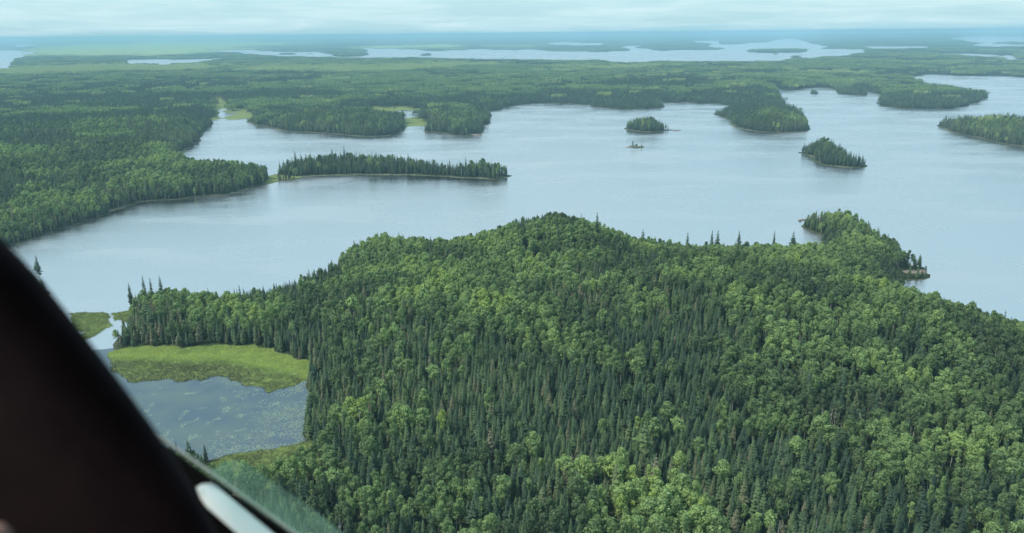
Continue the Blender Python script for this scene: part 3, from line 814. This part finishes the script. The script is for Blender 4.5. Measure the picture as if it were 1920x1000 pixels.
# nearest trees as things: the ones that show largest
pxu, pxv, dep_ = to_px(x, y, z + 12 * hs)
pxb = to_px(x, y, z + 6 * hs)
edge_u = 20 + (np.clip(pxv, 440, 1000) - 440) * .72
inframe = (pxu > np.maximum(8, edge_u + 20)) & (pxu < 1912) & (pxv < 985)
show = 16 * hs * F / dep_
chosen = np.zeros(n, bool)
def ordinal(k):
    names = ['', 'first', 'second', 'third', 'fourth', 'fifth', 'sixth', 'seventh', 'eighth', 'ninth', 'tenth', 'eleventh', 'twelfth']
    if k < len(names): return names[k]
    return '%d%s' % (k, 'th' if 10 <= k % 100 <= 20 else {1: 'st', 2: 'nd', 3: 'rd'}.get(k % 10, 'th'))
QUOTA = {'spruce_tree': 275, 'aspen_tree': 299}
for kind, flag, rows_of in (('spruce_tree', ~isb, 28), ('aspen_tree', isb, 30)):
    cand = np.where(flag & inframe)[0]
    cand = cand[np.argsort(-show[cand])][:QUOTA[kind]]
    chosen[cand] = True
    cand = cand[np.argsort(-pxv[cand])]
    for row in range(0, len(cand), rows_of):
        grp = cand[row:row + rows_of]; grp = grp[np.argsort(pxu[grp])]
        rw = row // rows_of + 1
        for j, i in enumerate(grp):
            size = 'tall' if hs[i] > 1.02 else ('short' if hs[i] < .82 else 'mid-sized')
            if kind == 'spruce_tree': colr = 'blackish green' if tint[i] < .3 else ('deep green' if tint[i] < .62 else 'olive green')
            else: colr = 'grey-green' if tint[i] < .3 else ('fresh green' if tint[i] < .65 else 'yellow-green')
            noun = 'spruce' if kind == 'spruce_tree' else 'aspen'
            # at most 16 words
            lab = '%s %s %s, %s from the left in the %s nearest row' % (size, colr, noun, ordinal(j + 1), ordinal(rw) if rw > 1 else 'very')
            trees.append(dict(kind=kind, x=x[i], y=y[i], z=z[i], h=(16 if kind == 'spruce_tree' else 15) * hs[i], w=ws[i] / hs[i], tint=float(tint[i]), var=int(which[i]),
                              label=lab, group='nearest spruces of the forest' if kind == 'spruce_tree' else 'nearest aspens of the forest', turn=float(turn[i])))
BASEH = {'spruce_tree': 16.0, 'aspen_tree': 15.0, 'bare_tree': 14.0}
src = {}
def make_tree(t):
    key = (t['kind'], t['var']); sc = t['h'] / BASEH[t['kind']]
    if key not in src:
        if t['kind'] == 'bare_tree':
            root = bpy.data.objects.new('bare_tree', snag_p[t['var'] % 4]); parts = []
        else:
            pm = spruce_p if t['kind'] == 'spruce_tree' else aspen_p
            root = bpy.data.objects.new(t['kind'], None); root.empty_display_size = .5
            parts = [bpy.data.objects.new('crown', pm[t['var']][0]), bpy.data.objects.new('trunk', pm[t['var']][1])]
        src[key] = (root, parts)
    else:
        r0, p0 = src[key]
        root = r0.copy(); parts = [p.copy() for p in p0]
    col.objects.link(root)
    for p in parts: p.parent = root; col.objects.link(p); p['tint'] = t['tint']
    root.location = (t['x'], t['y'], t['z']); root.rotation_euler = (0, 0, t.get('turn', random.random() * 6.28))
    root.scale = (sc * t['w'], sc * t['w'], sc)
    tag(root, t['label'], {'spruce_tree': 'spruce', 'aspen_tree': 'aspen', 'bare_tree': 'dead tree'}[t['kind']])
    if t['group']: root['group'] = t['group']
    elif 'group' in root: del root['group']
for t in trees: make_tree(t)

for nm, flag, pr, lab, mats in (('spruce_trees', ~isb, spruce_p, 'dark pointed spruces filling the rest of the near forest', [m_spruce, m_bark]),
                          ('aspen_trees', isb, aspen_p, 'rounded light green aspens and birches in the rest of the near forest', [m_aspen, m_birch])):
    k = flag & ~chosen
    o = gn_scatter(nm, [q[2] for q in pr], np.stack([x, y, z], 1)[k], turn[k], np.stack([ws, ws, hs], 1)[k], which[k], tint[k], mats)
    tag(o, lab, 'trees', kind='stuff')

# ragged wood edges and the small islets beyond the individually placed trees
ex, ey = jitter_grid(NEAR - 4, 2700, 4.2, R_(35.5))
es = s_at(ex, ey); k = (es > 1.5) & (es < 14) & ~marsh_at(ex, ey); ex, ey, es = ex[k], ey[k], es[k]
ez = height(ex, ey, es) - .1; eh = rng.uniform(.5, 1.0, len(ex)) * (.6 + .4 * sstep(1, 12, es))
o = gn_scatter('shore_trees', [q[2] for q in spruce_p], np.stack([ex, ey, ez], 1), rng.uniform(0, 6.28, len(ex)), np.stack([eh * 1.3, eh * 1.3, eh], 1), rng.integers(0, 6, len(ex)), rng.random(len(ex)) * .8, [m_spruce, m_bark])
tag(o, 'dark small-looking spruces lining the far shores and islets of the lake', 'trees', kind='stuff')

# far woods in clumps
cx_, cy_ = [], []
for r0, r1, cell, big in ((NEAR - 6, 3400, 21, 1.0), (3400, 7100, 30, 1.35)):
    a, b_ = jitter_grid(r0, r1, cell, R_(36.0))
    cx_.append(np.stack([a, b_, np.full(len(a), big)], 1))
cc = np.vstack(cx_); fx, fy, fb = cc.T
fs_ = s_at(fx, fy)
k = (fs_ > 10) & ~marsh_at(fx, fy) ; fx, fy, fb, fs_ = fx[k], fy[k], fb[k], fs_[k]
fz = height(fx, fy, fs_)
pbf = .02 + .72 * sstep(.46, .66, .45 * broad(fx, fy) + .55 * vnoise(fx, fy, 380, 61, 3))
fsun = painted_sun_at(fx, fy); pbf = pbf + .9 * fsun
wh = np.clip(np.round(pbf * 5 + rng.normal(0, .4, len(fx))), 0, 5).astype(int)
wh = np.where(fsun + rng.normal(0, .2, len(fx)) > .45, 6, wh)  # palest clumps where belt sunlight is painted
sz = fb * rng.uniform(.9, 1.1, len(fx)) * (0.7 + .3 * sstep(8, 30, fs_))
o = gn_scatter('distant_forest', clusters, np.stack([fx, fy, fz], 1), rng.uniform(0, 6.28, len(fx)), np.stack([sz, sz, rng.uniform(.8, 1.1, len(fx)) * (1 - .6 * fsun)], 1), wh, rng.random(len(fx)), [m_spruce_far, m_aspen_far])
tag(o, 'blue-green woods stretching behind the lake to the far waters', 'woods', kind='stuff')
print('trees', n, 'clumps', len(fx), 'objects', len(trees))

# ------------------------------------------------------------------ marsh grass, lily pads
m_grass = foliage('marsh_grass', [(0, (.13, .15, .08)), (.4, (.22, .27, .10)), (.7, (.34, .46, .12)), (1, (.48, .58, .15))], .3)
def tuft(rnd, n=26, h=.5, rr=.6):
    vs, fs, lf = [], [], []
    for k in range(n):
        a = rnd.random() * 6.28; r = rr * math.sqrt(rnd.random()); xx, yy = r * math.cos(a), r * math.sin(a)
        hh = h * rnd.uniform(.5, 1.1); w2 = .05; t = rnd.random() * 3.14; lx, ly = rnd.uniform(-.3, .3), rnd.uniform(-.3, .3)
        b0 = len(vs); dx, dy = math.cos(t) * w2, math.sin(t) * w2
        vs += [(xx - dx, yy - dy, 0), (xx + dx, yy + dy, 0), (xx + lx, yy + ly, hh)]
        fs.append((b0, b0 + 1, b0 + 2)); lf.append(rnd.random())
    return bare_mesh('grass_tuft', vs, fs, m_grass, lf)
tufts = [tuft(rnd) for _ in range(4)]
gx, gy = jitter_grid(150, 760, .75, R_(34))
k = marsh_at(gx, gy); gx, gy = gx[k], gy[k]
r = np.hypot(gx, gy); pu, pv, _ = to_px(gx, gy, np.zeros(len(gx)))
bright = vnoise(gx, gy, 14, 71, 3)
# bright green strip against the wood, brown-green sedge towards the open water
lim = np.interp(pu, [200, 330, 420, 470, 520, 560, 580], [672, 676, 676, 684, 690, 702, 712])
tg = np.clip(.80 - .055 * np.clip(pv - lim + 14 * (bright - .5), -6, 12) + (bright - .5) * 1.3 + .22 * sstep(380, 500, pu) - .1, 0, 1)
tg = np.where(pv > 780, np.clip(bright * .9 - .15, 0, 1), tg); tg = np.where(pv < 645, np.clip(.25 + .3 * bright, 0, 1), tg)
sgr = rng.uniform(.5, 1.2, len(gx))
o = gn_scatter('marsh_grass', tufts, np.stack([gx, gy, np.full(len(gx), .1)], 1), rng.uniform(0, 6.28, len(gx)), np.stack([sgr * 1.2, sgr * 1.2, sgr], 1), rng.integers(0, 4, len(gx)), tg, [m_grass])
tag(o, 'bright green sedge and grass of the marsh round the pond', 'marsh grass', kind='stuff')

m_pad = simple('lily_leaf', (.20, .28, .19), .5, (.36, .44, .33), scale=.6, spec=.5)
def pad(rnd):
    vs, fs = [], []
    for q in range(8):
        a = rnd.random() * 6.28; r = .9 * math.sqrt(rnd.random()); cx0, cy0 = r * math.cos(a), r * math.sin(a); rr = rnd.uniform(.08, .19); a1 = rnd.random() * 6.28
        b0 = len(vs); vs.append((cx0, cy0, .02 + .004 * q))
        for i in range(10):
            t = a1 + .25 + 5.8 * i / 9; vs.append((cx0 + rr * math.cos(t), cy0 + rr * math.sin(t), .02 + .004 * q))
        fs += [(b0, b0 + 1 + i, b0 + 2 + i) for i in range(9)]
    return bare_mesh('lily_pad', vs, fs, m_pad)
pads = [pad(rnd) for _ in range(4)]
qx, qy = jitter_grid(180, 420, 1.15, R_(34))
s = s_at(qx, qy); k = (s < -.5) & ~marsh_at(qx, qy); qx, qy = qx[k], qy[k]
pu, pv, _ = to_px(qx, qy, np.zeros(len(qx)))
dn = vnoise(qx, qy, 10, 81, 3); spot = vnoise(qx, qy, 3.6, 85)
wgt = .0 + .55 * sstep(800, 850, pv + (pu - 450) * .12) * sstep(340, 430, pu) + .55 * sstep(745, 715, pv) * sstep(400, 480, pu) + .35 * sstep(430, 560, pu) + .8 * sstep(660, 630, pv)
wgt = np.where(pv < 580, 0, wgt)
dens = np.clip(wgt * sstep(.36, .56, dn) * 1.2 + .9 * sstep(.80, .86, spot) * (pv > 700), 0, .95)
k = (rng.random(len(qx)) < dens) & (pu < 640) & (pv > 565); qx, qy = qx[k], qy[k]
sp_ = rng.uniform(.7, 1.3, len(qx))
o = gn_scatter('lily_pads', pads, np.stack([qx, qy, np.full(len(qx), .0)], 1), rng.uniform(0, 6.28, len(qx)), np.stack([sp_, sp_, np.ones(len(qx))], 1), rng.integers(0, 4, len(qx)), dn[k], [m_pad])
tag(o, 'pale lily pads floating in patches on the pond and in the channel', 'lily pads', kind='stuff')

# ------------------------------------------------------------------ rocks at the point and on the islets
m_rock = simple('shore_rock', (.12, .095, .085), .85, (.30, .23, .20), scale=.5)
def rock_mesh(rnd, sx, sy, sz):
    bm = bmesh.new(); bmesh.ops.create_icosphere(bm, subdivisions=3, radius=1)
    off = rnd.random() * 50
    for v_ in bm.verts:
        p = v_.co; n0 = math.sin(p.x * 3.1 + off) * math.cos(p.y * 2.7 + off * 1.3) + .5 * math.sin(p.z * 6 + p.x * 5 + off)
        v_.co = Vector((p.x * sx, p.y * sy, max(-.5, round(p.z * 4) / 4 * .5 + p.z * .5) * sz)) * (1 + .14 * n0)
    me = bpy.data.meshes.new('rock'); bm.to_mesh(me); bm.free(); me.materials.append(m_rock); return me
def rock(u, v, sx, sy, sz, label, group, name='boulder', cat='rock'):
    X, Y = at(u, v)
    o = link(bpy.data.objects.new(name, rock_mesh(rnd, sx, sy, sz))); o.location = (X, Y, .1); o.rotation_euler = (0, 0, rnd.uniform(-.4, .4))
    tag(o, label, cat, group)
rock(1704, 514, 7.5, 4, 2.4, 'broad pinkish rock ledge under the dark pines of the headland point', None, 'rock_ledge', 'rock ledge')
rock(1728, 511, 4, 3, 1.8, 'smaller pink rock at the outer tip of the headland point', None, 'rock_ledge', 'rock ledge')
rock(1508, 413, 6, 2, .8, 'low flat rock reaching into the bay from the wooded knob', None, 'rock_ledge', 'rock ledge')
rock(1192, 276, 16, 4, 1.3, 'low bare rock of the tiny islet in the open lake', None, 'rock_ledge', 'rock ledge')
rock(888, 254, 14, 4, 1.8, 'pale boulders along the foot of the round wooded point', None, 'rock_ledge', 'rock ledge')
rock(1268, 245, 8, 3, 1.0, 'pale rock at the right tip of the small oval island', None, 'rock_ledge', 'rock ledge')

# ------------------------------------------------------------------ aircraft
def cp(u, v, d):
    """point at depth d in front of the camera, in the aircraft's own axes"""
    return Vector(((u - 960) / F * d, (500 - v) / F * d, -d))
plane = bpy.data.objects.new('aircraft', None); link(plane); plane.matrix_world = cam_mat; plane.empty_display_size = .3
tag(plane, 'dark padded window pillar of an aircraft with its black sill rail', 'aircraft')
m_pillar = simple('pillar_fabric', (.011, .0066, .0085), .85, (.019, .011, .014), scale=30, spec=.15)
m_rail = simple('rail_black', (.003, .0035, .004), .7, spec=.1)
m_trim = simple('trim_grey', (.42, .48, .48), .5, (.50, .56, .56), scale=60)
m_white = simple('aircraft_paint', (.95, .95, .90), .45, (.96, .96, .92), scale=12, spec=.5)
m_lining = simple('cabin_lining', (.02, .019, .02), .9, (.03, .028, .03), scale=14)
def slab(name, pts, depth, thick, m, bevel=.0, segs_=3, parent=plane):
    """a plate with thickness whose face outline lies at the given depths"""
    bm = bmesh.new()
    dd = depth if isinstance(depth, (list, tuple)) else [depth] * len(pts)
    fr_ = [bm.verts.new(cp(u, v, d)) for (u, v), d in zip(pts, dd)]
    cu = sum(u for u, v in pts) / len(pts); cv = sum(v for u, v in pts) / len(pts)
    bk = [bm.verts.new(cp(cu + (u - cu) * .97, cv + (v - cv) * .97, d + thick)) for (u, v), d in zip(pts, dd)]
    bm.faces.new(fr_); bm.faces.new(bk[::-1])
    for i in range(len(pts)):
        j = (i + 1) % len(pts); bm.faces.new((fr_[j], fr_[i], bk[i], bk[j]))
    bmesh.ops.recalc_face_normals(bm, faces=bm.faces)
    me = bpy.data.meshes.new(name); bm.to_mesh(me); bm.free(); me.materials.append(m)
    o = link(bpy.data.objects.new(name, me), parent)
    if bevel:
        md = o.modifiers.new('edge', 'BEVEL'); md.width = bevel; md.segments = segs_; md.limit_method = 'ANGLE'; md.angle_limit = R_(50)
        me.polygons.foreach_set('use_smooth', [True] * len(me.polygons))
        for p in me.polygons:
            if len(p.vertices) > 4: p.use_smooth = True
    return o
edgec0 = [(-240, 180), (-120, 330), (-60, 392), (0, 447), (40, 487), (80, 532), (118, 580), (160, 637), (200, 693), (236, 745), (268, 793), (298, 840), (328, 890), (352, 935), (378, 990), (400, 1045), (440, 1150)]
edgec = [(u + 4 + max(0, v - 600) * .055, v) for u, v in edgec0]
slab('pillar', edgec + [(-400, 1150), (-400, 180)], .30, .05, m_pillar, .012, 5)
slab('sill_rail', [(210, 764), (310, 834), (400, 900), (556, 1008), (700, 1108), (700, 1290), (200, 1290), (210, 900)], .545, .03, m_rail, .004)
slab('rail_trim', [(210, 754), (306, 820), (400, 886), (552, 994), (700, 1096), (700, 1106), (552, 1004), (400, 894), (306, 828), (210, 762)], .492, .006, m_trim, .001)
slab('wing_panel', [(368, 914), (378, 908), (395, 906), (406, 912), (441, 941), (514, 1001), (640, 1104), (560, 1104), (444, 1001), (386, 950), (376, 935)],
     [.460, .467, .473, .478, .478, .478, .478, .456, .456, .456, .458], .006, m_white, .0006)
# lining of the cabin behind the camera
def box(name, x0, x1, y0, y1, z0, z1, m, parent=plane):
    bm = bmesh.new(); bmesh.ops.create_cube(bm, size=1)
    for v_ in bm.verts: v_.co = Vector(((x0 + x1) / 2 + v_.co.x * (x1 - x0), (y0 + y1) / 2 + v_.co.y * (y1 - y0), (z0 + z1) / 2 + v_.co.z * (z1 - z0)))
    bmesh.ops.bevel(bm, geom=list(bm.edges), offset=.006, segments=2, affect='EDGES')
    me = bpy.data.meshes.new(name); bm.to_mesh(me); bm.free(); me.materials.append(m)
    return link(bpy.data.objects.new(name, me), parent)
box('roof_lining', -.62, .72, .42, .46, -.10, .62, m_lining)
box('rear_lining', -.62, .72, -.66, .419, .60, .64, m_lining)
box('side_lining', -.66, -.622, -.70, .16, -.33, .64, m_lining)
box('side_lining', .722, .76, -.70, .46, -.33, .64, m_lining)
box('floor_lining', -.62, .72, -.70, -.662, -.33, .64, m_lining)
box('door_lining', -.62, .72, -.66, -.19, -.35, -.331, m_lining)
# pane corner cut to the wedge of a window reflection, its green sheen painted in
m_pane_sheen = bpy.data.materials.new('painted_pane_sheen'); m_pane_sheen.use_nodes = True; nt = m_pane_sheen.node_tree
nt.nodes.remove(nt.nodes['Principled BSDF'])
tr = node(nt, 'ShaderNodeBsdfTransparent'); tr.inputs['Color'].default_value = (.93, .99, .96, 1)
df = node(nt, 'ShaderNodeBsdfTranslucent'); df.inputs['Color'].default_value = (.58, .88, .70, 1)
df2 = node(nt, 'ShaderNodeBsdfDiffuse'); df2.inputs['Color'].default_value = (.58, .88, .70, 1)
ad = node(nt, 'ShaderNodeMixShader'); ad.inputs[0].default_value = .5
nt.links.new(df.outputs[0], ad.inputs[1]); nt.links.new(df2.outputs[0], ad.inputs[2])
o_, _ = noise_ramp(nt, 16, [(0.35, (.06, .06, .06)), (0.7, (.24, .24, .24))], detail=2)
mx = node(nt, 'ShaderNodeMixShader'); nt.links.new(o_, mx.inputs[0])
nt.links.new(tr.outputs[0], mx.inputs[1]); nt.links.new(ad.outputs[0], mx.inputs[2])
nt.links.new(mx.outputs[0], nt.nodes['Material Output'].inputs['Surface'])
slab('pane_reflection', [(392, 886), (424, 866), (440, 862), (458, 868), (520, 908), (600, 965), (645, 1003), (720, 1060), (700, 1096), (552, 996)], .485, .003, m_pane_sheen)  # outline follows the reflection; the rest of the pane is not built

# a passenger's hand, one fingertip of which reaches into the corner of the view
m_skin = simple('skin', (.30, .17, .14), .6, (.36, .21, .17), scale=40)
m_nail = simple('nail', (.45, .30, .27), .35)
m_sleeve = simple('sleeve', (.02, .02, .025), .9)
def skinned(name, pts, edges, radii, m, parent, lvl=2):
    me = bpy.data.meshes.new(name); me.from_pydata([tuple(p) for p in pts], edges, []); me.update()
    o = link(bpy.data.objects.new(name, me), parent)
    md = o.modifiers.new('skin', 'SKIN'); md.use_smooth_shade = True
    for i, r in enumerate(radii):
        sv = me.skin_vertices[0].data[i]; sv.radius = (r, r); sv.use_root = (i == 0)
    sb = o.modifiers.new('sub', 'SUBSURF'); sb.levels = sb.render_levels = lvl
    me.materials.append(m); return o
tip = cp(34, 1000, .27)
pts, edges, rad = [], [], []
def add(p, r, par=None):
    pts.append(tip + Vector(p)); rad.append(r)
    if par is not None: edges.append((par, len(pts) - 1))
    return len(pts) - 1
# hand axes: fingers point up and to the right; palm lies below the frame
wr_ = add((-.115, -.150, .035), .024)
pm_ = add((-.085, -.105, .030), .027, wr_)
ends = []
for (bx, by, bz, dx, dy, ln_) in ((-.055, -.070, .024, .60, .78, 1.0), (-.071, -.058, .026, .45, .86, .98), (-.089, -.053, .028, .32, .88, .90), (-.106, -.058, .030, .18, .86, .74)):
    k0 = add((bx, by, bz), .0105, pm_)
    L1, L2, L3 = .040 * ln_, .026 * ln_, .022 * ln_
    p = Vector((bx, by, bz)); d1 = Vector((dx, dy, -.1)).normalized(); p1 = p + d1 * L1
    d2 = (d1 + Vector((.15, -.1, -.35))).normalized(); p2 = p1 + d2 * L2
    d3 = (d2 + Vector((.1, -.25, -.3))).normalized(); p3 = p2 + d3 * L3
    k1 = add(p1, .0090, k0); k2 = add(p2, .0080, k1); k3 = add(p3, .0064, k2); ends.append(p3)
t0 = add((-.062, -.118, .020), .014, wr_); t1 = add((-.030, -.105, .008), .0105, t0); t2 = add((-.008, -.092, 0), .0088, t1)
# move the whole hand so that the first fingertip sits in the corner
shift = Vector((0, 0, 0)) - ends[0] + Vector((-.001, .001, 0))
pts = [p + shift for p in pts]
person = skinned('person', pts, edges, rad, m_skin, None)
person.matrix_world = cam_mat
tag(person, "hand of someone in the cabin, one pinkish fingertip showing in the dark corner", 'person')
fa = [tip + shift + Vector(q) for q in ((-.120, -.158, .037), (-.20, -.27, .06), (-.27, -.38, .10))]
skinned('sleeve', fa, [(0, 1), (1, 2)], [.033, .042, .050], m_sleeve, person)

# ------------------------------------------------------------------ air
m_haze = bpy.data.materials.new('haze'); m_haze.use_nodes = True; nt = m_haze.node_tree
nt.nodes.remove(nt.nodes['Principled BSDF'])
pv_ = node(nt, 'ShaderNodeVolumePrincipled'); pv_.inputs['Color'].default_value = (.42, .70, .88, 1); pv_.inputs['Density'].default_value = 0.00011
pv_.inputs['Anisotropy'].default_value = 0.0
nt.links.new(pv_.outputs[0], nt.nodes['Material Output'].inputs['Volume'])
bm = bmesh.new(); bmesh.ops.create_cube(bm, size=1)
for v_ in bm.verts: v_.co = Vector((v_.co.x * 96000, v_.co.y * 96000, -6 if v_.co.z < 0 else 178))
me = bpy.data.meshes.new('haze'); bm.to_mesh(me); bm.free(); me.materials.append(m_haze)
hz = link(bpy.data.objects.new('haze', me)); tag(hz, 'thin blue summer haze over the lake country', kind='stuff')
